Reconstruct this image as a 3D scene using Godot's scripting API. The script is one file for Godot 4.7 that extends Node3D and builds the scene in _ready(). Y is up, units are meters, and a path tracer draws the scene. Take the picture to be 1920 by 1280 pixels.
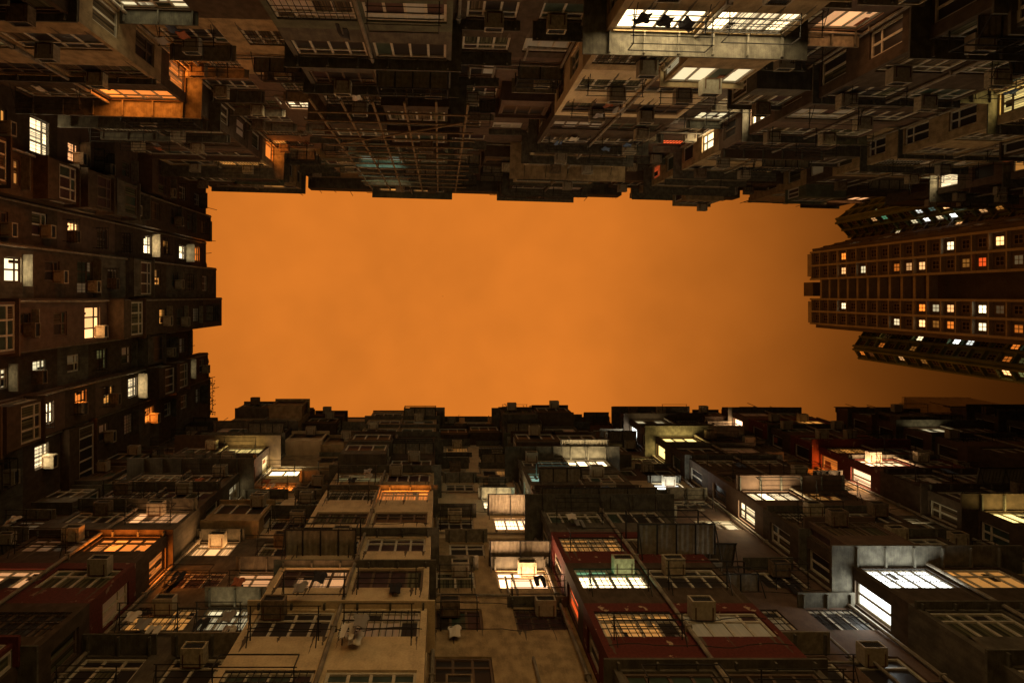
extends Node3D
# A courtyard between old apartment blocks at night, seen from the ground straight up.
# Metres, y up. The picture's right is +x and its lower edge is -z.

const EYE := 1.6
var rng := RandomNumberGenerator.new()
var M := {}
var used := {}
var unit := BoxMesh.new()
var cache := {}


class Shape:
	var v := PackedVector3Array()
	var n := PackedVector3Array()
	var idx := PackedInt32Array()

	func quad(a: Vector3, b: Vector3, c: Vector3, d: Vector3) -> void:
		var nn := (c - a).cross(b - a).normalized()
		var s := v.size()
		v.append_array(PackedVector3Array([a, b, c, d]))
		n.append_array(PackedVector3Array([nn, nn, nn, nn]))
		idx.append_array(PackedInt32Array([s, s + 1, s + 2, s, s + 2, s + 3]))

	func box(a: Vector3, b: Vector3) -> void:
		var p := Vector3(minf(a.x, b.x), minf(a.y, b.y), minf(a.z, b.z))
		var q := Vector3(maxf(a.x, b.x), maxf(a.y, b.y), maxf(a.z, b.z))
		hexa([Vector3(p.x, p.y, p.z), Vector3(q.x, p.y, p.z), Vector3(q.x, q.y, p.z), Vector3(p.x, q.y, p.z), Vector3(p.x, p.y, q.z), Vector3(q.x, p.y, q.z), Vector3(q.x, q.y, q.z), Vector3(p.x, q.y, q.z)])

	func hexa(c: Array) -> void:
		quad(c[4], c[7], c[6], c[5])
		quad(c[1], c[2], c[3], c[0])
		quad(c[0], c[3], c[7], c[4])
		quad(c[5], c[6], c[2], c[1])
		quad(c[7], c[3], c[2], c[6])
		quad(c[0], c[4], c[5], c[1])

	func bar(p: Vector3, q: Vector3, r: float, sides := 6) -> void:
		var t := (q - p).normalized()
		var a := t.cross(Vector3.UP if absf(t.y) < 0.9 else Vector3.RIGHT).normalized()
		var b := t.cross(a)
		for k in sides:
			var g := TAU * k / sides
			var h := TAU * (k + 1) / sides
			var e := (a * cos(g) + b * sin(g)) * r
			var f := (a * cos(h) + b * sin(h)) * r
			quad(p + f, q + f, q + e, p + e)
			var s := v.size()
			v.append_array(PackedVector3Array([q, q + f, q + e, p, p + e, p + f]))
			n.append_array(PackedVector3Array([t, t, t, -t, -t, -t]))
			idx.append_array(PackedInt32Array([s, s + 1, s + 2, s + 3, s + 4, s + 5]))

	func done() -> ArrayMesh:
		var m := ArrayMesh.new()
		var arr := []
		arr.resize(Mesh.ARRAY_MAX)
		arr[Mesh.ARRAY_VERTEX] = v
		arr[Mesh.ARRAY_NORMAL] = n
		arr[Mesh.ARRAY_INDEX] = idx
		m.add_surface_from_arrays(Mesh.PRIMITIVE_TRIANGLES, arr)
		return m


# ---------------------------------------------------------------- helpers

func numbered(called: String) -> String:
	var k: int = used.get(called, 0)
	used[called] = k + 1
	return called if k == 0 else "%s_%03d" % [called, k]


func tag(o: Node3D, label: String, category: String, group := "", kind := "") -> Node3D:
	if label:
		o.set_meta("label", label)
	if category:
		o.set_meta("category", category)
	if group:
		o.set_meta("group", group)
	if kind:
		o.set_meta("kind", kind)
	return o


func thing(called: String, at: Transform3D, label: String, category: String, group := "") -> Node3D:
	var o := Node3D.new()
	o.name = numbered(called)
	add_child(o)
	o.transform = at
	return tag(o, label, category, group)


func part(p: Node3D, called: String, m: Mesh, mat: Material, at := Transform3D()) -> MeshInstance3D:
	var o := MeshInstance3D.new()
	o.name = called
	o.mesh = m
	o.material_override = mat
	o.transform = at
	p.add_child(o, true)
	return o


func hub(p: Node3D, called: String, at := Transform3D()) -> Node3D:
	var o := Node3D.new()
	o.name = called
	o.transform = at
	p.add_child(o, true)
	return o


func box(p: Node3D, called: String, mat: Material, a: Vector3, b: Vector3) -> MeshInstance3D:
	var d := (b - a).abs()
	return part(p, called, unit, mat, Transform3D(Basis.from_scale(d), (a + b) * 0.5))


func box_at(p: Node3D, x: Transform3D, called: String, m: String, a: Vector3, b: Vector3) -> void:
	part(p, called, unit, M[m], x * Transform3D(Basis.from_scale((b - a).abs()), (a + b) * 0.5))


func at(x: float, y: float, z: float) -> Transform3D:
	return Transform3D(Basis(), Vector3(x, y, z))


func pick(a: Array) -> Variant:
	return a[rng.randi() % a.size()]


func shows(p: Vector3, margin: float) -> bool:
	# whether a point of the place lies in (or a little beside) what the photograph takes in
	var h := p.y - EYE
	if h < 1.0:
		return false
	var px := 830.0 + 1280.0 * p.x / h
	var py := 555.0 - 1280.0 * p.z / h
	return px > -margin and px < 1920.0 + margin and py > -margin and py < 1280.0 + margin


# ---------------------------------------------------------------- materials

func grey_noise(size: int, freq: float, sd: int, octaves := 4) -> Image:
	var f := FastNoiseLite.new()
	f.seed = sd
	f.frequency = freq
	f.fractal_octaves = octaves
	return f.get_seamless_image(size, size)


func stained(lo: float, hi: float, sd: int, streaks := 0.5) -> ImageTexture:
	# blotches and rain streaks, tiling
	var a := grey_noise(512, 0.012, sd)
	var b := grey_noise(512, 0.03, sd + 1, 3)
	var c := grey_noise(512, 0.11, sd + 2, 2)
	var im := Image.create(512, 512, false, Image.FORMAT_RGB8)
	for y in 512:
		for x in 512:
			var s := b.get_pixel((x * 2) % 512, (y / 4) % 512).r
			var k := a.get_pixel(x, y).r * (1.0 - streaks) + s * streaks
			k = smoothstep(0.1, 0.85, k)
			k = lerpf(lo, hi, k) * (0.93 + 0.14 * c.get_pixel(x, y).r)
			im.set_pixel(x, y, Color(k, k * 0.985, k * 0.96))
	return ImageTexture.create_from_image(im)


func peeled(paint: Color, under: Color, sd: int, share: float) -> ImageTexture:
	# old paint that has come off in flakes and shows the plaster
	var a := grey_noise(512, 0.014, sd, 5)
	var c := grey_noise(512, 0.08, sd + 3, 3)
	var im := Image.create(512, 512, false, Image.FORMAT_RGB8)
	for y in 512:
		for x in 512:
			var k := a.get_pixel(x, y).r
			var g := 0.7 + 0.5 * c.get_pixel(x, y).r
			var col := under if k > 1.0 - share else paint
			col = Color(col.r * g, col.g * g, col.b * g)
			im.set_pixel(x, y, col.linear_to_srgb())
	return ImageTexture.create_from_image(im)


func folds(sd: int, along_x: bool, depth: float) -> ImageTexture:
	# cloth folds (upright) or blind slats (level)
	var a := grey_noise(256, 0.05, sd, 3)
	var im := Image.create(256, 256, false, Image.FORMAT_RGB8)
	for y in 256:
		for x in 256:
			var k: float
			if along_x:
				k = a.get_pixel(x, (y / 24) % 256).r
			else:
				k = 0.35 + 0.5 * float((y / 8) % 2) + 0.2 * a.get_pixel(x, y).r
			k = 1.0 - depth + depth * clampf(k, 0.0, 1.0)
			im.set_pixel(x, y, Color(k, k, k))
	return ImageTexture.create_from_image(im)


func mat(called: String, lin: Color, rough := 0.9, tex: Texture2D = null, scale := Vector3(0.3, 0.3, 0.3), spec := 0.25) -> StandardMaterial3D:
	var m := StandardMaterial3D.new()
	m.resource_name = called
	m.albedo_color = lin.linear_to_srgb()
	m.roughness = rough
	m.metallic_specular = spec
	if tex:
		m.albedo_texture = tex
		m.uv1_triplanar = true
		m.uv1_world_triplanar = true
		m.uv1_scale = scale
	M[called] = m
	return m


func glow(called: String, col: Color, energy: float, tex: Texture2D = null, scale := Vector3.ONE) -> void:
	var m := mat(called, Color(0.25, 0.24, 0.22), 0.4)
	m.emission_enabled = true
	m.emission = col.linear_to_srgb()
	m.emission_energy_multiplier = energy
	if tex:
		m.emission_operator = BaseMaterial3D.EMISSION_OP_MULTIPLY
		m.emission_texture = tex
		m.uv1_triplanar = true
		m.uv1_world_triplanar = true
		m.uv1_scale = scale


# colour, glow of the pane, light it throws
const LIT := {
	"white": [Color(1.0, 0.77, 0.43), 3.6, 4.2], "cool": [Color(0.90, 0.93, 0.86), 4.0, 2.8], "pink": [Color(1.0, 0.60, 0.32), 3.6, 6.5],
	"warm": [Color(1.0, 0.50, 0.18), 2.4, 2.0], "peach": [Color(1.0, 0.46, 0.18), 1.1, 0.7], "orange": [Color(1.0, 0.25, 0.028), 1.6, 4.6],
	"red": [Color(1.0, 0.10, 0.015), 0.9, 0.4], "amber": [Color(1.0, 0.40, 0.07), 0.7, 0.3], "yellow": [Color(1.0, 0.74, 0.24), 2.0, 2.6],
	"pale": [Color(1.0, 0.84, 0.48), 0.9, 0.5], "green": [Color(0.20, 0.75, 0.38), 0.35, 0.5], "teal": [Color(0.42, 0.85, 0.70), 0.4, 1.3],
	"blue": [Color(0.45, 0.72, 1.0), 0.5, 0.3], "dim": [Color(0.9, 0.68, 0.32), 0.09, 0.0], "dimred": [Color(1.0, 0.30, 0.08), 0.12, 0.0], "lime": [Color(0.70, 0.78, 0.25), 0.2, 0.0],
}


func materials() -> void:
	var s1 := stained(0.86, 1.0, 3, 0.2)
	var s2 := stained(0.78, 1.0, 17, 0.2)
	var s3 := stained(0.72, 1.0, 29, 0.3)
	var sc := Vector3(0.24, 0.2, 0.24)
	mat("cream", Color(0.408, 0.323, 0.204), 0.93, s1, sc)
	mat("ochre", Color(0.2448, 0.18, 0.1008), 0.93, s2, sc * 1.3)
	mat("concrete", Color(0.0828, 0.072, 0.0554), 0.95, s3, sc)
	mat("umber", Color(0.0576, 0.0403, 0.0266), 0.93, s2, sc * 1.7)
	mat("rose", Color(0.0864, 0.0562, 0.0403), 0.93, s1, sc * 1.4)
	mat("greenish", Color(0.0825, 0.0863, 0.06), 0.93, s2, sc)
	mat("soot", Color(0.08, 0.062, 0.045), 0.95, s3, sc * 1.5)
	mat("red_paint", Color(1, 1, 1), 0.85, peeled(Color(0.07, 0.015, 0.011), Color(0.25, 0.18, 0.11), 41, 0.2), sc * 1.1)
	mat("maroon_paint", Color(1, 1, 1), 0.85, peeled(Color(0.075, 0.019, 0.014), Color(0.15, 0.10, 0.065), 57, 0.2), sc * 0.9)
	mat("slab", Color(0.085, 0.0782, 0.0612), 0.95, s3, sc * 2.0)
	mat("tin", Color(0.165, 0.1425, 0.105), 0.7, s2, sc * 3.0)
	mat("aluminium", Color(0.336, 0.312, 0.256), 0.55, s1, sc * 3.0, 0.4)
	mat("bronze", Color(0.075, 0.05, 0.033), 0.6)
	mat("white_frame", Color(0.368, 0.336, 0.272), 0.6, s1, sc * 3.0)
	mat("iron", Color(0.02, 0.017, 0.014), 0.75)
	mat("rust", Color(0.09, 0.045, 0.025), 0.9, s2, sc * 4.0)
	mat("ac_grey", Color(0.2475, 0.2175, 0.165), 0.7, s1, sc * 5.0)
	mat("ac_cream", Color(0.315, 0.27, 0.1875), 0.7, s2, sc * 4.0)
	mat("ac_brown", Color(0.15, 0.1125, 0.075), 0.75, s3, sc * 4.0)
	mat("coil", Color(0.022, 0.020, 0.018), 0.7)
	mat("bamboo", Color(0.14, 0.095, 0.05), 0.8, s2, sc * 4.0)
	mat("pipe", Color(0.18, 0.155, 0.12), 0.7, s3, sc * 2.0)
	mat("cloth_black", Color(0.016, 0.015, 0.017), 0.95)
	mat("cloth_grey", Color(0.16, 0.145, 0.13), 0.95)
	mat("cloth_pale", Color(0.40, 0.36, 0.30), 0.95)
	mat("cloth_blue", Color(0.05, 0.075, 0.13), 0.95)
	mat("cloth_rust", Color(0.20, 0.07, 0.035), 0.95)
	mat("glass_dark", Color(0.020, 0.016, 0.014), 0.42, null, sc, 0.22)
	mat("glass_plum", Color(0.045, 0.025, 0.026), 0.45, s2, sc * 2.0, 0.2)
	mat("glass_green", Color(0.035, 0.05, 0.038), 0.42, s2, sc * 2.0, 0.22)
	var fx := folds(5, true, 0.85)
	mat("curtain_brown", Color(0.16, 0.11, 0.06), 0.8, fx, Vector3(1.1, 0.2, 1.1), 0.2)
	mat("curtain_olive", Color(0.13, 0.12, 0.065), 0.8, fx, Vector3(0.8, 0.2, 0.8), 0.2)
	mat("stain", Color(0.07, 0.052, 0.034), 0.95)
	mat("paving", Color(0.14, 0.125, 0.105), 0.9, s2, sc)
	mat("roofing", Color(0.10, 0.085, 0.065), 0.95, s3, sc)
	mat("tower_wall", Color(0.20, 0.20, 0.20), 0.9, s1, Vector3(0.06, 0.04, 0.06))
	mat("tower_fin", Color(0.52, 0.54, 0.54), 0.9, s1, Vector3(0.06, 0.04, 0.06))
	mat("tower_green", Color(0.24, 0.32, 0.19), 0.8, s2, Vector3(0.05, 0.05, 0.05))
	mat("leaf", Color(0.05, 0.06, 0.025), 0.8)
	var bl := folds(9, false, 0.55)
	for k in LIT:
		glow("lit_" + k, LIT[k][0], LIT[k][1])
		glow("curtained_" + k, LIT[k][0], LIT[k][1] * 0.8, fx, Vector3(1.1, 0.25, 1.1))
		glow("blinded_" + k, LIT[k][0], LIT[k][1] * 0.8, bl, Vector3(1.5, 0.8, 1.5))


# ---------------------------------------------------------------- glazing

func frame_mesh(w: float, h: float, nx: int, rows: Array) -> Mesh:
	var key := "f%.2f_%.2f_%d_%s" % [w, h, nx, rows]
	if not cache.has(key):
		var s := Shape.new()
		var t := 0.07
		s.box(Vector3(-w / 2, 0, -0.05), Vector3(-w / 2 + t, h, 0.03))
		s.box(Vector3(w / 2 - t, 0, -0.05), Vector3(w / 2, h, 0.03))
		s.box(Vector3(-w / 2 + t, 0, -0.05), Vector3(w / 2 - t, t, 0.034))
		s.box(Vector3(-w / 2 + t, h - t, -0.05), Vector3(w / 2 - t, h, 0.034))
		for k in range(1, nx):
			var x := -w / 2 + w * k / nx
			s.box(Vector3(x - t * 0.5, t, -0.045), Vector3(x + t * 0.5, h - t, 0.022))
		for r in rows:
			s.box(Vector3(-w / 2 + t, h * r - t * 0.5, -0.048), Vector3(w / 2 - t, h * r + t * 0.5, 0.027))
		cache[key] = s.done()
	return cache[key]


func bars_mesh(w: float, h: float) -> Mesh:
	var key := "b%.2f_%.2f" % [w, h]
	if not cache.has(key):
		var s := Shape.new()
		var n := maxi(3, int(w / 0.16))
		for k in n + 1:
			var x := -w / 2 + w * k / n
			s.box(Vector3(x - 0.008, 0, 0.07), Vector3(x + 0.008, h, 0.086))
		for k in 4:
			var y := 0.02 + (h - 0.04) * k / 3.0
			s.box(Vector3(-w / 2, y - 0.012, 0.055), Vector3(w / 2, y + 0.012, 0.07))
		cache[key] = s.done()
	return cache[key]


const DARK := ["glass_dark", "glass_dark", "glass_dark", "glass_plum", "glass_green", "curtain_brown", "curtain_olive"]


func glaze(p: Node3D, x: Transform3D, w: float, h: float, nx: int, transom: bool, lit: String, frame: String) -> void:
	var rows := [0.68] if transom else []
	part(p, "frame", frame_mesh(w, h, nx, rows), M[frame], x)
	var dark: String = pick(DARK)
	var style := "lit_"
	if lit:
		var r := rng.randf()
		if LIT[lit][1] < 0.3:
			r = 0.6
		style = "lit_" if r < 0.45 else ("curtained_" if r < 0.8 else "blinded_")
	var edges := [0.0, 0.68, 1.0] if transom else [0.0, 1.0]
	for c in nx:
		for r in edges.size() - 1:
			var m: Material
			if lit:
				var use := style
				if rng.randf() < 0.35 and LIT[lit][1] >= 0.3:
					use = pick(["lit_", "curtained_", "blinded_"])
				m = M[use + lit]
				if lit == "green":
					m = M["lit_green"] if r == 1 and c < 2 else M["lit_white"] if r == 0 else M["glass_green"]
				elif rng.randf() < (0.0 if LIT[lit][1] > 1.4 else 0.2):
					m = M[dark]
			else:
				m = M[dark] if rng.randf() < 0.8 else M[pick(DARK)]
			var a := Vector3(-w / 2 + w * c / nx + 0.03, h * edges[r] + 0.03, -0.03)
			var b := Vector3(-w / 2 + w * (c + 1) / nx - 0.03, h * edges[r + 1] - 0.03, -0.014)
			part(p, "pane", unit, m, x * Transform3D(Basis.from_scale(b - a), (a + b) * 0.5))
	if lit and lit != "green" and w > 0.5 and LIT[lit][1] > 0.3:
		# curtains half drawn, washing and jars standing against the light
		for k in (rng.randi_range(0, 1) if LIT[lit][1] > 2.0 else rng.randi_range(1, 3)):
			var cx := rng.randf_range(-w / 2 + 0.12, w / 2 - 0.12)
			var cw := rng.randf_range(0.05, 0.16)
			if rng.randf() < 0.45:
				var y1 := h * rng.randf_range(0.75, 0.95)
				box_at(p, x, "hung_cloth", pick(["cloth_grey", "cloth_black", "cloth_rust", "curtain_brown"]), Vector3(cx - cw, y1 - rng.randf_range(0.3, 0.7), -0.012), Vector3(cx + cw, y1, 0.004))
			else:
				box_at(p, x, "jar", pick(["bronze", "cloth_black", "cloth_grey"]), Vector3(cx - cw * 0.5, 0.06, -0.012), Vector3(cx + cw * 0.5, rng.randf_range(0.15, 0.4), 0.02))
	if lit and LIT[lit][2] >= 0.5:
		var l := AreaLight3D.new()
		l.name = "glow"
		l.area_size = Vector2(w * 0.96, h * 0.96)
		l.light_color = LIT[lit][0].linear_to_srgb()
		l.light_energy = 1.5 * LIT[lit][2] * w * h
		l.area_range = 60.0
		l.shadow_enabled = true
		l.transform = x * Transform3D(Basis(Vector3.UP, PI), Vector3(0, h / 2, 0.05))
		p.add_child(l, true)


# face: 0 out of the wall, 1 towards +x, -1 towards -x (in the block's own axes)
func facing(face: int) -> Basis:
	return Basis(Vector3.UP, face * PI / 2.0)


func window(block: Node3D, pos: Vector3, face: int, w: float, h: float, nx: int, transom: bool, lit: String, frame: String, grille := false) -> Node3D:
	var o := hub(block, "window", Transform3D(facing(face), pos))
	glaze(o, Transform3D(), w, h, nx, transom, lit, frame)
	if grille:
		part(o, "grille", bars_mesh(w, h), M["iron"])
	return o


func wall_piece(block: Node3D, m: Material, u0: float, u1: float, y0: float, y1: float, z0: float, z1: float, holes: Array, along_z := false) -> void:
	# a wall between u0..u1 (or, along_z, a side wall where u is the depth) with openings left in it
	var s := Shape.new()
	var cuts := [y0, y1]
	for q in holes:
		cuts.append(clampf(q[2], y0, y1))
		cuts.append(clampf(q[3], y0, y1))
	cuts.sort()
	for k in cuts.size() - 1:
		var a: float = cuts[k]
		var b: float = cuts[k + 1]
		if b - a < 0.001:
			continue
		var mid := (a + b) * 0.5
		var row := []
		for q in holes:
			if q[2] < mid and q[3] > mid:
				row.append(q)
		row.sort_custom(func(i, j): return i[0] < j[0])
		var from := u0
		for q in row + [[u1, u1, 0, 0]]:
			if q[0] - from > 0.002:
				if along_z:
					s.box(Vector3(z0, a, from), Vector3(z1, b, q[0]))
				else:
					s.box(Vector3(from, a, z0), Vector3(q[0], b, z1))
			from = maxf(from, q[1])
	if s.v.size() and y1 > y0:
		part(block, "wall", s.done(), m)


# ---------------------------------------------------------------- things fixed to the walls

var ac_meshes := {}


func air_conditioner(f: Transform3D, pos: Vector3, label: String, face := 0, tone := "") -> void:
	# pos: middle of the back of the case at its underside
	if ac_meshes.is_empty():
		var s := Shape.new()
		var w := 0.29
		var d := 0.47
		var h := 0.38
		s.box(Vector3(-w, 0, 0), Vector3(w, 0.022, d - 0.03))
		s.box(Vector3(-w, h - 0.022, 0), Vector3(w, h, d - 0.03))
		s.box(Vector3(-w, 0.022, 0), Vector3(-w + 0.022, h - 0.022, d - 0.03))
		s.box(Vector3(w - 0.022, 0.022, 0), Vector3(w, h - 0.022, d - 0.03))
		s.box(Vector3(-w + 0.022, 0.022, 0), Vector3(w - 0.022, h - 0.022, 0.03))
		# rim round the coil, and foot rails under the case
		s.box(Vector3(-w, 0, d - 0.03), Vector3(w, 0.045, d))
		s.box(Vector3(-w, h - 0.045, d - 0.03), Vector3(w, h, d))
		s.box(Vector3(-w, 0.045, d - 0.03), Vector3(-w + 0.045, h - 0.045, d))
		s.box(Vector3(w - 0.045, 0.045, d - 0.03), Vector3(w, h - 0.045, d))
		s.box(Vector3(-w * 0.8, -0.012, 0.05), Vector3(-w * 0.68, 0, d - 0.06))
		s.box(Vector3(w * 0.68, -0.012, 0.05), Vector3(w * 0.8, 0, d - 0.06))
		ac_meshes["case"] = s.done()
		var g := Shape.new()
		g.box(Vector3(-w + 0.045, 0.045, d - 0.06), Vector3(w - 0.045, h - 0.045, d - 0.045))
		for k in 9:
			var x := -w + 0.045 + (2 * w - 0.09) * (k + 0.5) / 9.0
			g.box(Vector3(x - 0.006, 0.045, d - 0.045), Vector3(x + 0.006, h - 0.045, d - 0.028))
		ac_meshes["coil"] = g.done()
		var b := Shape.new()
		for x in [-w * 0.74, w * 0.74]:
			b.box(Vector3(x - 0.012, -0.035, 0), Vector3(x + 0.012, -0.013, d * 0.7))
		b.box(Vector3(-w * 0.74 + 0.012, -0.035, 0.0), Vector3(w * 0.74 - 0.012, -0.013, 0.025))
		ac_meshes["bracket"] = b.done()
	if not shows(f * pos, 60.0):
		return
	if not tone:
		tone = pick(["ac_grey", "ac_cream", "ac_brown", "ac_grey"])
	var o := thing("air_conditioner", f * Transform3D(facing(face), pos), {"ac_grey": "grey ", "ac_cream": "cream ", "ac_brown": "brown "}[tone] + label, "air conditioner", "window air conditioners on the facades")
	part(o, "case", ac_meshes["case"], M[tone])
	part(o, "coil_grille", ac_meshes["coil"], M["coil"])
	part(o, "bracket", ac_meshes["bracket"], M["rust"])


func rack(f: Transform3D, pos: Vector3, w: float, d: float, label: String, bent := false) -> void:
	if not shows(f * pos, 60.0):
		return
	var key := "r%.1f_%.1f_%s" % [w, d, bent]
	if not cache.has(key):
		var s := Shape.new()
		var r := 0.016
		for x in [-w / 2, w / 2]:
			s.bar(Vector3(x, 0, 0), Vector3(x, 0.02, d), r, 5)
			if bent:
				s.bar(Vector3(x, 0.02, d), Vector3(x, 0.5, d), r, 5)
			else:
				s.bar(Vector3(x, 0.02, d * 0.8), Vector3(x, -0.35, 0), r * 0.8, 4)
		for k in 4:
			s.bar(Vector3(-w / 2 - 0.06, 0.025, d * (0.25 + 0.25 * k)), Vector3(w / 2 + 0.06, 0.025, d * (0.25 + 0.25 * k)), 0.012, 5)
		if bent:
			s.bar(Vector3(-w / 2, 0.5, d), Vector3(w / 2, 0.5, d), r, 5)
		cache[key] = s.done()
	var o := thing("drying_rack", f * at(pos.x, pos.y, pos.z), label, "drying rack", "laundry racks on the facades")
	part(o, "rail_frame", cache[key], M["iron"])


func garment(f: Transform3D, pos: Vector3, kind: String, m: String, label: String, turn := 0.0) -> void:
	# a shirt or trousers pegged along a rail; pos is the middle of the upper edge
	var key := "g_" + kind
	if not cache.has(key):
		var s := Shape.new()
		var outline := []
		if kind == "shirt":
			outline = [[0.0, -0.19, 0.19], [0.1, -0.24, 0.24], [0.26, -0.25, 0.25], [0.3, -0.2, 0.2], [0.5, -0.19, 0.19], [0.75, -0.2, 0.2]]
		else:
			outline = [[0.0, -0.2, 0.2], [0.15, -0.22, 0.22], [0.32, -0.23, 0.23], [0.33, -0.23, -0.02, 0.02, 0.23], [0.6, -0.22, -0.05, 0.05, 0.22], [0.95, -0.2, -0.07, 0.07, 0.2]]
		var wave := func(x: float, y: float) -> float: return 0.03 * sin(x * 17.0 + y * 3.0) + 0.02 * sin(y * 6.0)
		for k in outline.size() - 1:
			var a: Array = outline[k]
			var b: Array = outline[k + 1]
			var spans := [[a[1], a[a.size() - 1], b[1], b[b.size() - 1]]]
			if b.size() == 5:
				var aa := a if a.size() == 5 else [a[0], a[1], 0.0, 0.0, a[2]]
				spans = [[aa[1], aa[2], b[1], b[2]], [aa[3], aa[4], b[3], b[4]]]
			for sp in spans:
				for c in 5:
					var t0 := c / 5.0
					var t1 := (c + 1) / 5.0
					var pts := []
					for e in [[sp[0], sp[1], t0, a[0]], [sp[0], sp[1], t1, a[0]], [sp[2], sp[3], t1, b[0]], [sp[2], sp[3], t0, b[0]]]:
						var x: float = lerpf(e[0], e[1], e[2])
						pts.append(Vector3(x, -e[3], wave.call(x, e[3])))
					var off := Vector3(0, 0, 0.03)
					s.hexa([pts[3], pts[2], pts[1], pts[0], pts[3] + off, pts[2] + off, pts[1] + off, pts[0] + off])
		cache[key] = s.done()
	var o := thing(kind, f * Transform3D(Basis(Vector3.UP, turn).scaled(Vector3.ONE * 0.75), pos), label, kind, "laundry hanging from the racks")
	part(o, "cloth", cache[key], M[m])


func canopy(block: Node3D, shape: Shape, ribs: Array, m: String, singly: bool) -> void:
	var o := part(block, "canopy", shape.done(), M[m])
	for r in ribs:
		if singly:
			box(o, "bracket", M["slab"], r[0], r[1])



func corrugated(block: Node3D, u0: float, u1: float, y: float, z: float, d: float, drop: float, m := "tin", lip := true) -> void:
	var s := Shape.new()
	var n := int((u1 - u0) / 0.07)
	for k in n:
		var a := u0 + (u1 - u0) * k / n
		var b := u0 + (u1 - u0) * (k + 1) / n
		var ya := y + (0.022 if k % 2 == 0 else 0.0)
		var yb := y + (0.0 if k % 2 == 0 else 0.022)
		s.hexa([Vector3(a, ya, z), Vector3(b, yb, z), Vector3(b, yb + 0.008, z), Vector3(a, ya + 0.008, z), Vector3(a, ya - drop, z + d), Vector3(b, yb - drop, z + d), Vector3(b, yb - drop + 0.008, z + d), Vector3(a, ya - drop + 0.008, z + d)])
	var o := part(block, "awning", s.done(), M[m])
	var t := Shape.new()
	for k in 3:
		var x := lerpf(u0 + 0.05, u1 - 0.05, k / 2.0)
		t.bar(Vector3(x, y - 0.02, z), Vector3(x, y - drop - 0.02, z + d), 0.016, 4)
		t.bar(Vector3(x, y - 0.55, z), Vector3(x, y - drop - 0.03, z + d * 0.85), 0.014, 4)
	if lip:
		t.bar(Vector3(u0, y - drop - 0.03, z + d), Vector3(u1, y - drop - 0.03, z + d), 0.02, 4)
	part(o, "strut", t.done(), M["iron"])


func cage(block: Node3D, u0: float, u1: float, y0: float, y1: float, z: float, d: float) -> void:
	# an iron balcony cage with a sheet-metal floor and roof
	var o := hub(block, "window_cage")
	var s := Shape.new()
	for x in [u0, u1]:
		for y in [y0, y1]:
			s.bar(Vector3(x, y, z), Vector3(x, y, z + d), 0.025, 4)
		s.bar(Vector3(x, y0, z + d), Vector3(x, y1, z + d), 0.025, 4)
		s.bar(Vector3(x, y0 - 0.5, z), Vector3(x, y0, z + d), 0.02, 4)
	for y in [y0, (y0 + y1) * 0.5, y1]:
		s.bar(Vector3(u0, y, z + d), Vector3(u1, y, z + d), 0.022, 4)
	var n := int((u1 - u0) / 0.55)
	for k in range(1, n):
		var x := lerpf(u0, u1, float(k) / n)
		s.bar(Vector3(x, y0, z), Vector3(x, y0, z + d), 0.025, 4)
		s.bar(Vector3(x, y0, z + d), Vector3(x, y1, z + d), 0.012, 4)
	part(o, "rail", s.done(), M["iron"])
	var t := Shape.new()
	var m := int((u1 - u0) / 0.08)
	for k in m:
		var a := lerpf(u0, u1, float(k) / m)
		var b := lerpf(u0, u1, float(k + 1) / m)
		var e := 0.02 if k % 2 == 0 else 0.0
		t.hexa([Vector3(a, y0 + 0.03 + e, z), Vector3(b, y0 + 0.05 - e, z), Vector3(b, y0 + 0.056 - e, z), Vector3(a, y0 + 0.036 + e, z), Vector3(a, y0 + 0.03 + e, z + d), Vector3(b, y0 + 0.05 - e, z + d), Vector3(b, y0 + 0.056 - e, z + d), Vector3(a, y0 + 0.036 + e, z + d)])
	part(o, "floor_sheet", t.done(), M["tin"])


func enclosed_balcony(block: Node3D, u0: float, u1: float, y0: float, z: float, d: float, m: String, lit: String, lit_side: String, singly: bool) -> void:
	# a box built out from the wall: slab, apron, corner posts, roof slab, glass on three sides
	var o := hub(block, "enclosed_balcony")
	var s := Shape.new()
	var ya := y0 + 0.95
	var yt := ya + 1.35
	s.box(Vector3(u0 - 0.05, y0, z), Vector3(u1 + 0.05, y0 + 0.1, z + d + 0.05))
	s.box(Vector3(u0, y0 + 0.1, z), Vector3(u0 + 0.07, ya, z + d))
	s.box(Vector3(u1 - 0.07, y0 + 0.1, z), Vector3(u1, ya, z + d))
	s.box(Vector3(u0 + 0.07, y0 + 0.1, z + d - 0.07), Vector3(u1 - 0.07, ya, z + d - 0.002))
	for x in [u0 + 0.002, u1 - 0.102]:
		s.box(Vector3(x, ya, z + d - 0.1), Vector3(x + 0.1, yt, z + d - 0.002))
	s.box(Vector3(u0 - 0.12, yt, z), Vector3(u1 + 0.12, yt + 0.09, z + d + 0.14))
	part(o, "shell", s.done(), M[m])
	var fr: String = pick(["aluminium", "white_frame", "bronze"])
	var w := u1 - u0 - 0.2
	var nx := maxi(2, int(round(w / 0.6)))
	glaze(o, at((u0 + u1) / 2, ya, z + d - 0.06), w, yt - ya, nx, singly and rng.randf() < 0.7, lit, fr)
	if d > 0.45:
		for q in [[u0 + 0.05, -1], [u1 - 0.05, 1]]:
			glaze(o, Transform3D(facing(q[1]), Vector3(q[0], ya, z + (d - 0.1) / 2)), d - 0.12, yt - ya, 1 if d < 0.7 else 2, false, lit_side, fr)


# ---------------------------------------------------------------- facades

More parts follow.
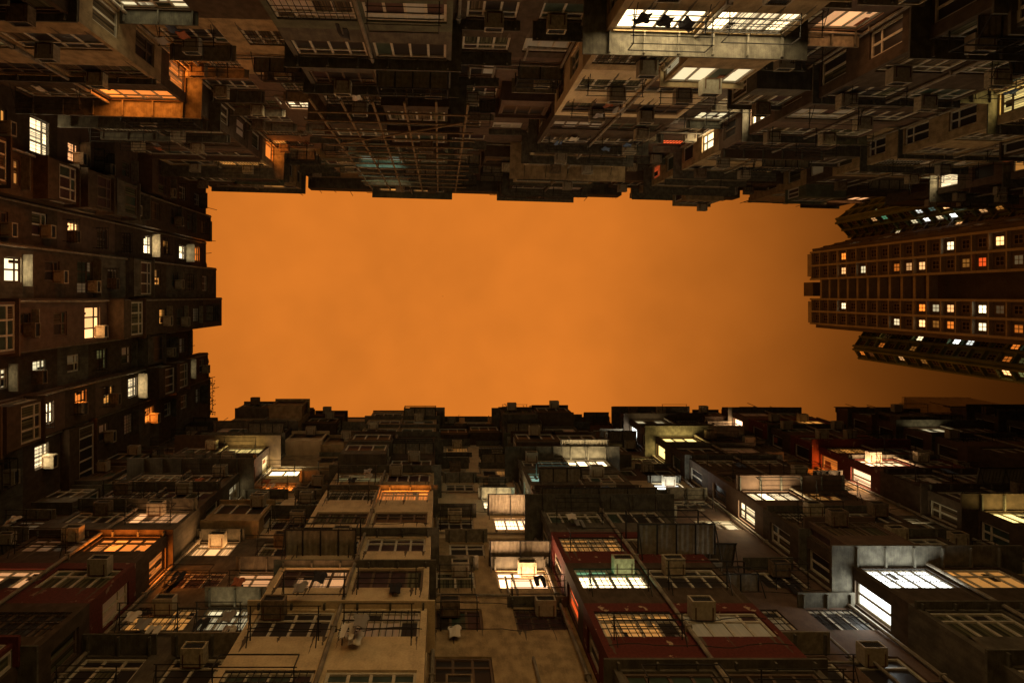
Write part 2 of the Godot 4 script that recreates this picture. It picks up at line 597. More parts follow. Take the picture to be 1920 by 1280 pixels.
# a column of rooms: u0..u1 across, its face at z, floors from y (window sills) every step
func column(block: Node3D, f: Transform3D, c: Dictionary) -> void:
	var u0: float = c.u0
	var u1: float = c.u1
	var z: float = c.z
	var bay: bool = z > 0.5
	var w := u1 - u0
	var lits: Dictionary = c.lit
	var flip: bool = c.get("flip", false)
	var mats: Array = c.mats
	var desc: String = c.desc
	var top: float = c.top
	# plain foot of the wall down to the ground
	var y_first: float = c.sill - 0.95
	wall_piece(block, M[mats[0]], u0, u1, 0.0, y_first, z - 0.25, z, [])
	if bay:
		for q in [[u0, u0 + 0.2], [u1 - 0.2, u1]]:
			wall_piece(block, M[mats[0]], 0.0, z - 0.25, 0.0, y_first, q[0], q[1], [], true)
	var groups := []
	if w > 3.4:
		groups = [[u0 + 0.16, u0 + w * 0.5 - 0.12], [u0 + w * 0.5 + 0.12, u1 - 0.16]]
	else:
		groups = [[u0 + w * 0.22, u1 - w * 0.22]]
	var wall_now: String = mats[0]
	var eaves: float = c.get("eaves", 0.36)
	for k in c.floors:
		var sill: float = c.sill + c.step * k
		var y0 := sill - 0.95
		var y1: float = minf(sill + c.step - 0.95, top)
		if k == c.floors - 1:
			y1 = top
		if y0 > top - 0.05:
			break
		var hw: float = 1.32 + rng.randf_range(-0.12, 0.06)
		var near: bool = sill < 36.0
		if k == 8:
			mats = c.get("high", mats)
		if rng.randf() < 0.45 or k == 8:
			wall_now = pick(mats)
		wall_now = c.get("paint", {}).get(k, wall_now)
		var wm: Material = M[wall_now]
		var here: Dictionary = lits.get(k, {})
		var after: Dictionary = lits.get(k + 1, {})
		var next_lit: bool = after.has("L") or after.has("R")
		var holes := []
		var frame: String = pick(["aluminium", "aluminium", "white_frame", "bronze", "white_frame"])
		var names := ["R", "L"] if flip else ["L", "R"]
		if groups.size() == 1:
			names = ["L"]
		var boxed: bool = here.has("box") or (rng.randf() < c.get("boxes", 0.16) and here.is_empty() and after.is_empty())
		for g in groups.size():
			var a: float = groups[g][0]
			var b: float = groups[g][1]
			var lit: String = here.get(names[g], "")
			if not lit and rng.randf() < c.get("stray", 0.06):
				lit = pick(["dim", "dimred", "amber", "pale", "peach", "lime", "amber"])
			var plan := rng.randf()
			if not bay and not lit and plan < 0.12:
				continue
			if not shows(f * Vector3((a + b) / 2, sill, z), 260.0) or sill + 1.7 > top:
				continue
			if boxed and (g == 0 or rng.randf() < 0.4):
				var d := rng.randf_range(0.45, 0.85)
				enclosed_balcony(block, a - 0.1, b + 0.1, y0 + 0.02, z, d, pick(mats + ["greenish", "concrete", "umber"]), lit, lit, near)
				if rng.randf() < 0.6:
					air_conditioner(f, Vector3(rng.randf_range(a + 0.4, b - 0.4), sill + 0.88, z + d), "air conditioner on a closed-in balcony of the " + desc)
				continue
			if not bay:
				# narrower windows in the recessed walls
				if rng.randf() < 0.5:
					a += rng.randf_range(0.1, 0.5)
				else:
					b -= rng.randf_range(0.1, 0.5)
			var nx := clampi(int(round((b - a) / 0.55)), 1, 4)
			if not near:
				nx = clampi(nx - 1, 1, 3)
			holes.append([a, b, sill, sill + hw])
			window(block, Vector3((a + b) / 2, sill, z - 0.09), 0, b - a, hw, nx, near and plan > 0.25, lit, frame, rng.randf() < (0.35 if lit else 0.16))
			if rng.randf() < (0.62 if near else 0.42) and (not lit or rng.randf() < 0.3):
				var ax := rng.randf_range(a + 0.38, b - 0.38)
				air_conditioner(f, Vector3(ax, sill + hw - 0.44, z - 0.03), "air conditioner in a window of the " + desc)
			if rng.randf() < (0.45 if near else 0.25):
				rack(f, Vector3((a + b) / 2, sill - rng.randf_range(0.05, 0.25), z), snappedf(b - a - 0.3, 0.2), pick([0.6, 0.8]), "iron drying rack under a window of the " + desc, rng.randf() < 0.35)
				if near and rng.randf() < 0.4 and shows(f * Vector3(a, sill, z), 20.0):
					for j in rng.randi_range(1, 3):
						var cloth: String = pick(["grey", "black", "pale", "blue", "rust"])
						garment(f, Vector3(lerpf(a + 0.3, b - 0.3, rng.randf()), sill - 0.1, z + 0.15 + 0.2 * j), pick(["shirt", "shirt", "trousers"]), "cloth_" + cloth, cloth + " garment on a drying rack of the " + desc, rng.randf_range(-0.2, 0.2))
			elif rng.randf() < 0.3 and not lit and after.is_empty():
				cage(block, a - 0.08, b + 0.08, sill - 0.25, sill + 0.75, z + 0.004, 0.55)
			if rng.randf() < 0.13 and not here.has("awn") and here.is_empty() and after.is_empty():
				corrugated(block, a - 0.15, b + 0.15, sill + hw + 0.42, z + 0.004, rng.randf_range(0.55, 0.95), rng.randf_range(0.15, 0.35))
			if here.has("awn") and here.awn == names[g]:
				corrugated(block, a - 0.2, b + 0.25, sill + hw + 0.38, z + 0.004, 0.95, 0.2)
		if near:
			stains(block, holes, z, y0)
		# level band of the wall
		wall_piece(block, wm, u0, u1, y0, y1, z - 0.25, z, holes)
		if bay:
			var side_w := z - 0.46
			var sw_low := 0.25 if rng.randf() < 0.6 else 0.0
			for q in [[u0, u0 + 0.2, -1], [u1 - 0.2, u1, 1]]:
				var seen: bool = (q[2] < 0) == (c.get("mid", 0.0) > 0.0)
				var sh := []
				var lit: String = here.get("S", "") if seen else ""
				if (rng.randf() < 0.8 or lit) and sill + 1.7 < top and shows(f * Vector3(q[0], sill, z), 260.0):
					sh = [[0.1, 0.1 + side_w, sill - sw_low, sill + hw]]
					window(block, Vector3(q[0] + 0.1 if q[2] < 0 else q[1] - 0.1, sill - sw_low, 0.1 + side_w / 2), q[2], side_w, hw + sw_low, 2 if near else 1, near and rng.randf() < 0.5, lit, frame)
				wall_piece(block, wm, 0.0, z - 0.25, y0, y1, q[0], q[1], sh, true)
		# eaves slab that runs round the bay over the windows
		var yc := sill + hw + 0.1
		var force: bool = LIT.get(here.get("L", ""), [0, 0, 0.0])[2] > 2.0 or LIT.get(here.get("R", ""), [0, 0, 0.0])[2] > 2.0
		if bay and (rng.randf() < c.get("slabs", 0.72) or force) and yc < top - 0.3 and shows(f * Vector3((u0 + u1) / 2, yc, z), 500.0):
			var e := eaves + rng.randf_range(-0.13, 0.1)
			if rng.randf() < 0.2:
				e += 0.25
			if next_lit:
				e = 0.2
			elif force:
				e = 0.62
			var s := Shape.new()
			var ex := 0.03 if after.has("S") else e
			s.box(Vector3(u0 - ex, yc, z + 0.002), Vector3(u1 + ex, yc + 0.07, z + e))
			if not after.has("S"):
				s.box(Vector3(u0 - e, yc, 0.02), Vector3(u0 - 0.002, yc + 0.07, z + 0.002))
				s.box(Vector3(u1 + 0.002, yc, 0.02), Vector3(u1 + e, yc + 0.07, z + 0.002))
			var ribs := []
			for r in 6:
				var x := lerpf(u0 + 0.1, u1 - 0.1, r / 5.0)
				ribs.append([Vector3(x - 0.025, yc - 0.1, z + 0.002), Vector3(x + 0.025, yc, z + e - 0.04)])
			canopy(block, s, ribs, pick(["slab", "slab", wall_now]), sill < 36.0)
		elif not bay:
			for h in holes:
				if rng.randf() < 0.7:
					var e := rng.randf_range(0.25, 0.6)
					var s := Shape.new()
					s.box(Vector3(h[0] - 0.15, yc, 0.002), Vector3(h[1] + 0.15, yc + 0.06, e))
					var ribs := []
					for r in 3:
						var x: float = lerpf(h[0], h[1], r / 2.0)
						ribs.append([Vector3(x - 0.025, yc - 0.09, 0.002), Vector3(x + 0.025, yc, e - 0.04)])
					canopy(block, s, ribs, pick(["slab", "slab", "tin"]), sill < 36.0)
	# drainpipes
	for k in (2 if not bay else 1):
		var x := u0 + (0.14 if k == 0 else w - 0.2) + (0.0 if not bay else w * 0.5 - 0.14)
		var s := Shape.new()
		s.bar(Vector3(x, 0, z + 0.09), Vector3(x, top, z + 0.09), 0.055, 7)
		for j in 9:
			s.box(Vector3(x - 0.08, 9.0 + j * 4.5, z), Vector3(x + 0.08, 9.06 + j * 4.5, z + 0.16))
		part(block, "drainpipe", s.done(), M["pipe"])
	if not bay:
		for k in 5:
			var y := rng.randf_range(16.0, 40.0)
			var s := Shape.new()
			var x1 := u0 + 0.2 + (w - 0.4) * rng.randf_range(0.35, 1.0)
			s.bar(Vector3(u0 + 0.14, y, z + 0.08), Vector3(x1, y - 0.1, z + 0.08), 0.04, 6)
			s.bar(Vector3(x1, y - 0.1, z + 0.08), Vector3(x1, y + rng.randf_range(0.5, 1.6), z + 0.08), 0.04, 6)
			part(block, "waste_pipe", s.done(), M["pipe"])
	# parapet coping
	box(block, "coping", M["slab"], Vector3(u0 - 0.03, top, z - 0.3), Vector3(u1 + 0.03, top + 0.09, z + 0.06))


func block_root(f: Transform3D, u0: float, u1: float, top: float, label: String) -> Node3D:
	var o := thing("apartment_block", f, label, "building", "old apartment blocks round the courtyard")
	box(o, "building_core", M["roofing"], Vector3(u0 + 0.01, 0, -11), Vector3(u1 - 0.01, top - 1.0, -0.26))
	return o


func roof_hut(block: Node3D, u0: float, u1: float, y: float, h: float, z: float, m: String, lit := "") -> void:
	var o := hub(block, "roof_hut")
	box(o, "wall", M[m], Vector3(u0, y, z - 2.2), Vector3(u1, y + h, z))
	box(o, "roof", M["tin"], Vector3(u0 - 0.15, y + h, z - 2.4), Vector3(u1 + 0.15, y + h + 0.06, z + 0.25))
	glaze(o, at((u0 + u1) / 2, y + 0.7, z + 0.06), minf(1.4, (u1 - u0) * 0.6), 1.0, 2, false, lit, "bronze")


func railing(block: Node3D, u0: float, u1: float, y: float, z: float) -> void:
	var s := Shape.new()
	var n := maxi(2, int((u1 - u0) / 0.9))
	for k in n + 1:
		var x := lerpf(u0, u1, float(k) / n)
		s.bar(Vector3(x, y, z), Vector3(x, y + 1.0, z), 0.02, 4)
	for e in [0.5, 1.0]:
		s.bar(Vector3(u0, y + e, z), Vector3(u1, y + e, z), 0.02, 4)
	part(block, "roof_railing", s.done(), M["iron"])


func antenna(block: Node3D, u: float, y: float, z: float, h: float) -> void:
	var s := Shape.new()
	s.bar(Vector3(u, y, z), Vector3(u, y + h, z), 0.025, 5)
	s.bar(Vector3(u - 0.5, y + h * 0.9, z), Vector3(u + 0.5, y + h * 0.9, z), 0.012, 4)
	for k in 5:
		s.bar(Vector3(u - 0.45 + 0.22 * k, y + h * 0.9, z - 0.35 + 0.03 * k), Vector3(u - 0.45 + 0.22 * k, y + h * 0.9, z + 0.35 - 0.03 * k), 0.008, 4)
	part(block, "antenna", s.done(), M["iron"])


func roof_clutter(block: Node3D, u0: float, u1: float, y: float, z: float, high: float) -> void:
	# sheds, tanks, stacked boards, rods and pipes along the roof edge
	var u := u0 + rng.randf_range(0.0, 0.4)
	if z < 1.0 and z > 0.5:
		box(block, "parapet", M["concrete"], Vector3(u0, y - 1.2, 0.02), Vector3(u1, y + 0.15, z))
	while u < u1 - 0.4:
		var w := minf(rng.randf_range(0.4, 1.9), u1 - u)
		var h := rng.randf_range(0.15, high)
		var r := rng.randf()
		if r < 0.55:
			box(block, "roof_shed", M[pick(["concrete", "tin", "umber", "greenish"])], Vector3(u, y + 0.09, z - 1.3), Vector3(u + w, y + h, z - rng.randf_range(0.02, 0.3)))
		elif r < 0.68:
			var s := Shape.new()
			s.bar(Vector3(u + 0.5, y + 0.09, z - 0.6), Vector3(u + 0.5, y + 0.9, z - 0.6), 0.45, 12)
			part(block, "water_tank", s.done(), M["pipe"])
		elif r < 0.85:
			railing(block, u, u + w, y, z - 0.08)
		if rng.randf() < 0.5:
			var s := Shape.new()
			s.bar(Vector3(u + w, y, z - 0.1), Vector3(u + w + rng.randf_range(-0.2, 0.2), y + rng.randf_range(0.8, 3.0), z - 0.05), 0.022, 5)
			part(block, "roof_rod", s.done(), M["iron"])
		u += w + rng.randf_range(0.0, 0.5)


func stains(block: Node3D, holes: Array, z: float, low: float) -> void:
	# runs of dirt and rust that rain has washed down from sills and brackets
	var s := Shape.new()
	for h in holes:
		for k in rng.randi_range(2, 5):
			var x: float = h[0] + (0.05 if k == 0 else (h[1] - h[0] - 0.05 if k == 1 else rng.randf() * (h[1] - h[0])))
			var y: float = h[2]
			var length := minf(rng.randf_range(0.25, 0.9), y - low - 0.02)
			var w := rng.randf_range(0.015, 0.07)
			var n := 7
			var last := [x - w, x + w, y]
			for j in range(1, n + 1):
				var t := float(j) / n
				var ww := w * (1.0 - t * 0.8) * rng.randf_range(0.5, 1.3)
				var c := x + rng.randf_range(-0.012, 0.012)
				var now := [c - ww, c + ww, y - length * t]
				s.quad(Vector3(last[0], last[2], z + 0.002), Vector3(last[1], last[2], z + 0.002), Vector3(now[1], now[2], z + 0.002), Vector3(now[0], now[2], z + 0.002))
				last = now
	if s.v.size():
		var o := part(block, "water_stain", s.done(), M["stain"])
		o.set_meta("kind", "stuff")


func cable(block: Node3D, u0: float, u1: float, y: float, z: float) -> void:
	# a slack cable pinned along the wall
	var s := Shape.new()
	var pins := 4
	for j in pins:
		for i in 5:
			var t0 := (j + i / 5.0) / pins
			var t1 := (j + (i + 1) / 5.0) / pins
			var s0 := sin(PI * i / 5.0)
			var s1 := sin(PI * (i + 1) / 5.0)
			var drop := 0.12 + 0.1 * ((j * 7) % 3)
			s.bar(Vector3(lerpf(u0, u1, t0), y - drop * s0, z + 0.1 * s0), Vector3(lerpf(u0, u1, t1), y - drop * s1, z + 0.1 * s1), 0.012, 4)
	part(block, "cable", s.done(), M["iron"])


func bottom_side() -> void:
	var f := Transform3D(Basis(), Vector3(0, 0, -9.24))
	var sill := 18.9 + EYE - 2.71 * 3
	var blocks := [
		block_root(f, -17.7, -0.4, 52.2, "apartment block with a maroon bay, a cream bay and orange lit rooms"),
		block_root(f, -0.4, 12.25, 52.2, "apartment block with a peeling red bay beside a brightly lit cream wall"),
		block_root(f, 12.25, 28.4, 52.2, "apartment block with two rose bays and white glowing corner windows"),
		block_root(f, 28.4, 55.0, 52.2, "brown apartment block with one red glowing corner window"),
	]
	# k counts from three floors below the first whose sill the picture shows
	var L := {
		"A": {3: {"L": "peach", "S": "dimred"}, 4: {"R": "orange", "S": "orange", "L": "dimred"}, 5: {"R": "peach"}, 6: {"S": "lime"}, 7: {"S": "pale"}, 9: {"R": "yellow", "S": "yellow"}, 11: {"L": "dimred"}},
		"C": {2: {"R": "dimred"}, 3: {"L": "peach"}, 4: {"L": "amber"}, 6: {"R": "orange"}, 7: {"L": "lime"}, 12: {"R": "dim"}},
		"E": {2: {"L": "amber", "R": "dim"}, 3: {"L": "green", "S": "red"}, 4: {"L": "amber"}, 7: {"L": "teal", "S": "teal"}, 8: {"R": "white", "awn": "R"}, 11: {"R": "dimred"}},
		"G": {3: {"L": "cool", "S": "cool"}, 6: {"L": "white", "S": "white"}, 7: {"S": "pale"}, 10: {"L": "yellow", "S": "yellow"}, 12: {"S": "cool", "L": "pale"}, 9: {"R": "dimred"}},
		"J": {5: {"L": "yellow"}, 8: {"L": "pink", "S": "pink"}, 9: {"S": "orange", "L": "amber"}, 11: {"S": "blue"}, 13: {"S": "pink", "L": "dimred"}, 12: {"R": "amber"}},
		"K": {8: {"S": "red", "L": "red"}, 6: {"L": "dim"}, 11: {"L": "pale"}},
		"N": {}, "g0": {6: {"L": "dim"}}, "g1": {4: {"R": "peach"}, 5: {"L": "warm"}, 8: {"L": "orange"}, 9: {"L": "white"}},
		"g2": {4: {"R": "pink", "awn": "R"}, 6: {"R": "pink", "awn": "R"}, 7: {"R": "white"}, 5: {"R": "dim"}, 9: {"R": "amber"}},
		"g3": {3: {"L": "dim"}, 8: {"R": "cool"}, 6: {"L": "pale"}}, "g4": {6: {"R": "pale"}, 9: {"L": "dim"}}, "g5": {}, "g6": {}, "g7": {},
	}
	var cols := [
		["g0", -17.6, -13.75, 0.0, 51.6, 0, ["concrete", "umber", "rose"], "dark recess by the corner"],
		["A", -13.75, -9.3, 1.17, 50.6, 0, ["maroon_paint", "umber", "maroon_paint", "concrete"], "maroon bay", ["umber", "ochre"]],
		["g1", -9.3, -4.85, 0.0, 53.2, 0, ["cream", "ochre", "concrete"], "recess beside the cream bay"],
		["C", -4.85, -0.4, 1.17, 49.4, 0, ["cream", "cream", "ochre"], "cream bay", ["ochre", "umber", "concrete"]],
		["g2", -0.4, 3.7, 0.0, 53.6, 1, ["ochre", "cream", "ochre"], "bright cream recess beside the red bay"],
		["E", 3.7, 8.15, 1.17, 50.4, 1, ["red_paint", "maroon_paint", "umber", "concrete"], "peeling red bay", ["umber", "greenish", "concrete"]],
		["g3", 8.15, 12.25, 0.0, 53.4, 1, ["ochre", "cream", "rose"], "recess beside the white corner windows"],
		["G", 12.25, 16.7, 1.17, 49.8, 2, ["rose", "umber", "rose", "concrete"], "white-cornered rose bay"],
		["g4", 16.7, 20.2, 0.0, 53.2, 2, ["concrete", "ochre", "rose"], "recess between the rose bays"],
		["J", 20.2, 24.65, 1.17, 50.8, 2, ["maroon_paint", "rose", "umber"], "rose bay with a pink corner room"],
		["g5", 24.65, 28.4, 0.0, 53.0, 2, ["rose", "umber", "concrete"], "recess past the pink corner room"],
		["K", 28.4, 32.9, 1.17, 50.8, 3, ["umber", "rose"], "brown bay with the red corner window"],
		["g6", 32.9, 37.0, 0.0, 53.0, 3, ["rose", "umber", "concrete"], "recess past the red window"],
		["N", 37.0, 41.5, 1.17, 51.2, 3, ["rose", "umber", "concrete"], "far brown bay"],
		["g7", 41.5, 54.9, 0.0, 53.0, 3, ["umber", "concrete"], "far brown wall"],
	]
	var paints := {"E": {2: "red_paint", 3: "umber", 4: "red_paint", 5: "concrete", 6: "umber", 7: "concrete"}, "A": {2: "umber", 3: "maroon_paint", 4: "umber", 5: "concrete", 6: "umber"}, "J": {4: "red_paint", 5: "umber"}}
	for c in cols:
		column(blocks[c[5]], f, {"u0": c[1], "u1": c[2], "z": c[3], "sill": sill, "step": 2.71, "floors": 15, "top": c[4], "lit": L[c[0]], "mats": c[6], "desc": c[7], "mid": (c[1] + c[2]) / 2, "boxes": 0.36, "high": c[8] if c.size() > 8 else c[6], "paint": paints.get(c[0], {})})
	for c in cols:
		roof_clutter(blocks[c[5]], c[1], c[2], c[4], c[3], 0.75)
	roof_hut(blocks[0], -2.2, 0.0, 49.4, 0.9, 1.05, "concrete", "dim")
	roof_hut(blocks[2], 12.3, 16.6, 49.6, 1.1, 1.05, "concrete", "lime")
	railing(blocks[0], -17.0, -14.6, 51.6, -0.1)
	railing(blocks[0], -8.8, -5.2, 53.2, -0.1)
	railing(blocks[1], 0.0, 3.4, 53.6, -0.1)
	antenna(blocks[0], -1.2, 49.4, 0.6, 2.2)
	antenna(blocks[1], 8.8, 53.4, -0.2, 2.0)
	antenna(blocks[2], 26.0, 53.0, -0.1, 3.2)
	garment(f, Vector3(-3.2, 19.6, 1.95), "shirt", "cloth_black", "black shirt on the rack beside the cream bay's orange window", 0.2)
	garment(f, Vector3(-3.7, 19.55, 1.7), "shirt", "cloth_grey", "grey shirt pegged next to a black one on the cream bay", -0.2)
	garment(f, Vector3(2.9, 22.3, 0.75), "trousers", "cloth_black", "black trousers hung out before the pink lit window")
	rack(f, Vector3(2.9, 22.3, 0.0), 1.6, 0.8, "iron drying rack holding black trousers by the pink window")
	rack(f, Vector3(-3.4, 19.6, 1.17), 1.6, 0.8, "iron drying rack with two shirts on the cream bay")
	cage(blocks[1], 6.1, 8.5, 22.9, 24.3, 1.18, 0.95)
	cage(blocks[0], -4.9, -2.7, 22.8, 24.0, 1.18, 0.8)
	cage(blocks[1], 4.2, 6.0, 31.2, 32.2, 1.18, 0.6)
	for q in [[0, -13.6, -9.5, 1.26], [0, -9.1, -5.0, 0.06], [0, -4.7, -0.5, 1.26], [1, -0.3, 3.6, 0.06], [1, 3.8, 8.0, 1.26], [1, 8.3, 12.1, 0.06], [2, 12.4, 16.5, 1.26], [2, 16.9, 20.0, 0.06]]:
		for k in 4:
			cable(blocks[q[0]], q[1], q[2], rng.randf_range(17.0, 38.0), q[3])
	fill_windows(blocks[0], [[-4.4, -1.0, 1.18]], 9.0)
	fill_windows(blocks[1], [[0.2, 3.2, 0.01], [4.2, 7.7, 1.18]], 9.0)


func fill_windows(block: Node3D, list: Array, energy: float) -> void:
	# broad lit windows of the low storeys, under the edge of the picture: unseen, added to light the walls across the court
	for s in list:
		var w: float = s[1] - s[0]
		var o := hub(block, "fill_window", at((s[0] + s[1]) / 2, 8.6, s[2] + 0.06))
		part(o, "frame", frame_mesh(snappedf(w, 0.1), 2.6, 3, []), M["bronze"])
		box(o, "pane", M["lit_amber"], Vector3(-w / 2 + 0.06, 0.06, -0.045), Vector3(w / 2 - 0.06, 2.54, -0.03))
		var l := AreaLight3D.new()
		l.name = "fill_light"
		l.area_size = Vector2(w, 2.4)
		l.light_color = Color(1.0, 0.60, 0.21).linear_to_srgb()
		l.light_energy = energy
		l.area_range = 80.0
		l.shadow_enabled = true
		l.transform = Transform3D(Basis(Vector3.RIGHT, 0.0) * Basis(Vector3.UP, PI), Vector3(0, 1.3, 0.12))
		o.add_child(l, true)


func top_side() -> void:
	var n := Vector3(-0.028, 0, -1).normalized()
	var f := Transform3D(Basis(n.cross(Vector3.UP) * -1.0, Vector3.UP, n), Vector3(0, 0, 8.65))
	var sill := 17.2 + EYE - 2.75 * 2
	var blocks := [
		block_root(f, -0.4, 18.6, 51.0, "brown apartment block with an orange corner room and bamboo scaffolding"),
		block_root(f, -13.3, -0.4, 51.0, "ochre apartment block with a broad white lit window over a pale canopy"),
		block_root(f, -26.8, -13.3, 51.0, "ochre apartment block with two narrow white side windows in its bay"),
		block_root(f, -58.0, -26.8, 51.0, "dark apartment block with an amber latticed corner window"),
	]
	var L := {
		"T0": {5: {"R": "orange", "S": "orange"}, 8: {"S": "dimred"}, 10: {"S": "orange", "R": "amber"}, 13: {"R": "amber"}, 3: {"L": "lime"}},
		"t0": {3: {"L": "pale"}, 7: {"R": "white"}, 10: {"L": "amber"}},
		"T1": {2: {"L": "dimred", "R": "dim"}, 13: {"L": "amber", "R": "amber"}, 9: {"L": "teal"}},
		"t1": {4: {"R": "dim"}, 8: {"R": "dimred"}, 5: {"L": "dim"}},
		"T2": {2: {"L": "white", "R": "white"}, 6: {"L": "dim"}, 11: {"S": "dimred"}, 12: {"R": "dimred"}},
		"t2": {3: {"R": "peach"}, 7: {"R": "pale"}, 9: {"R": "red"}, 10: {"L": "dim"}},
		"T3": {6: {"S": "white"}, 8: {"S": "white"}, 11: {"S": "red"}, 5: {"L": "dim"}},
		"t3": {8: {"L": "dim"}}, "T4": {5: {"S": "yellow", "L": "amber"}, 8: {"L": "dim"}, 10: {"S": "dim"}},
		"t4": {11: {"R": "pale"}}, "T5": {11: {"S": "white"}, 9: {"S": "amber"}}, "t5": {}, "T6": {10: {"S": "dim"}}, "t6": {},
	}
	var cols := [
		["t9", -18.5, -16.2, 0.0, 52.6, 0, ["rose", "umber"], "dark corner recess near the scaffolding"],
		["T0", -16.2, -10.1, 1.3, 51.4, 0, ["ochre", "umber", "rose"], "brown bay with the orange corner room"],
		["t0", -10.1, -4.6, 0.0, 54.0, 0, ["umber", "ochre", "rose"], "recess beside the orange corner room"],
		["T1", -4.6, 0.3, 1.3, 51.0, 0, ["greenish", "umber", "concrete"], "bay behind the bamboo scaffolding"],
		["t1", 0.3, 4.5, 0.0, 53.4, 1, ["ochre", "umber", "rose"], "recess beside the broad white window"],
		["T2", 4.5, 9.4, 1.3, 50.6, 1, ["cream", "ochre", "umber"], "bay with the broad white window"],
		["t2", 9.4, 13.3, 0.0, 53.4, 1, ["ochre", "umber", "rose"], "recess past the broad white window"],
		["T3", 13.3, 18.1, 1.3, 49.8, 2, ["ochre", "rose", "umber"], "bay with white side windows"],
		["t3", 18.1, 21.9, 0.0, 53.0, 2, ["umber", "ochre", "rose"], "recess past the white side windows"],
		["T4", 21.9, 26.8, 1.3, 50.2, 2, ["umber", "ochre"], "bay with the amber latticed window"],
		["t4", 26.8, 31.5, 0.0, 53.0, 3, ["umber", "rose"], "recess past the amber latticed window"],
		["T5", 31.5, 36.2, 1.3, 50.0, 3, ["umber", "rose"], "bay with a small white window"],
		["t5", 36.2, 40.5, 0.0, 53.0, 3, ["rose", "umber"], "recess past the small white window"],
		["T6", 40.5, 45.2, 1.3, 50.0, 3, ["rose", "umber"], "far dark bay"],
		["t6", 45.2, 58.0, 0.0, 53.0, 3, ["umber", "rose"], "far dark wall"],
	]
	L["t9"] = {}
	for c in cols:
		column(blocks[c[5]], f, {"u0": -c[2], "u1": -c[1], "z": c[3], "sill": sill, "step": 2.75, "floors": 14, "top": c[4], "lit": L[c[0]], "mats": c[6], "desc": c[7], "mid": -(c[1] + c[2]) / 2, "flip": true, "boxes": 0.3, "stray": 0.035, "eaves": 0.42})
	for c in cols:
		roof_clutter(blocks[c[5]], -c[2], -c[1], c[4], maxf(c[3], 0.8), 1.5)
	roof_hut(blocks[0], -0.1, 5.0, 51.0, 1.0, 1.2, "concrete", "amber")
	roof_hut(blocks[1], -9.6, -4.2, 50.6, 1.6, 1.2, "concrete")
	railing(blocks[0], 5.4, 9.8, 54.0, -0.1)
	railing(blocks[1], -4.2, -0.8, 53.4, -0.1)
	antenna(blocks[1], -4.0, 53.4, 0.2, 1.8)
	antenna(blocks[2], -13.0, 52.4, 0.4, 2.4)
	# laundry before the white window
	rack(f, Vector3(-5.9, 18.9, 1.3), 2.0, 0.8, "iron drying rack full of black laundry under the white window", true)
	for k in 3:
		garment(f, Vector3(-5.1 - 0.55 * k, 19.05, 1.52 + 0.06 * k), "shirt", "cloth_black", ["first black shirt on the rack of the white window, nearest its corner", "black shirt between two others on the rack of the white window", "black shirt at the middle of the broad white window"][k], 0.25 * k)
	garment(f, Vector3(2.4, 18.8, 2.2), "trousers", "cloth_black", "black trousers hanging alone under the bay with scaffolding", 0.4)
	scaffold(f)
	for q in [[0, 10.3, 16.0, 1.38], [0, 4.8, 9.9, 0.06], [0, -0.2, 4.5, 1.38], [1, -4.3, -0.5, 0.06], [1, -9.2, -4.7, 1.38], [1, -13.2, -9.6, 0.06], [2, -18.0, -13.5, 1.38], [2, -21.8, -18.3, 0.06]]:
		for k in 4:
			cable(blocks[q[0]], q[1], q[2], rng.randf_range(17.0, 38.0), q[3])
	fill_windows(blocks[0], [[0.2, 4.0, 1.31]], 34.0)
	fill_windows(blocks[1], [[-4.0, -0.8, 0.01], [-9.0, -5.0, 1.31]], 34.0)


func scaffold(f: Transform3D) -> void:
	var o := thing("bamboo_scaffold", f * at(2.0, 0, 2.3), "bamboo scaffolding lashed before the brown block's bay", "scaffold")
	for k in 6:
		var x := -2.9 + 1.05 * k
		var s := Shape.new()
		s.bar(Vector3(x, 24.0, rng.randf_range(-0.05, 0.05)), Vector3(x + rng.randf_range(-0.2, 0.2), 43.0, rng.randf_range(-0.05, 0.05)), 0.045, 6)
		part(o, "pole", s.done(), M["bamboo"])
	for k in 13:
		var y := 25.2 + 1.3 * k
		var s := Shape.new()
		s.bar(Vector3(-3.2 + rng.randf_range(-0.3, 0.3), y, 0.08), Vector3(2.7 + rng.randf_range(-0.3, 0.3), y + rng.randf_range(-0.12, 0.12), 0.08), 0.04, 6)
		part(o, "pole", s.done(), M["bamboo"])
	for k in 10:
		var s := Shape.new()
		var x := pick([-2.9, -0.8, 1.3])
		var y := 25.2 + 1.7 * k
		s.bar(Vector3(x, y, 0.1), Vector3(x, y - 0.1, -1.0), 0.035, 6)
		part(o, "tie", s.done(), M["bamboo"])
	for k in 1:
		var s := Shape.new()
		s.bar(Vector3(-2.8, 26.0 + k * 5.0, 0.14), Vector3(2.2, 30.0 + k * 5.0, 0.14), 0.04, 6)
		part(o, "brace", s.done(), M["bamboo"])


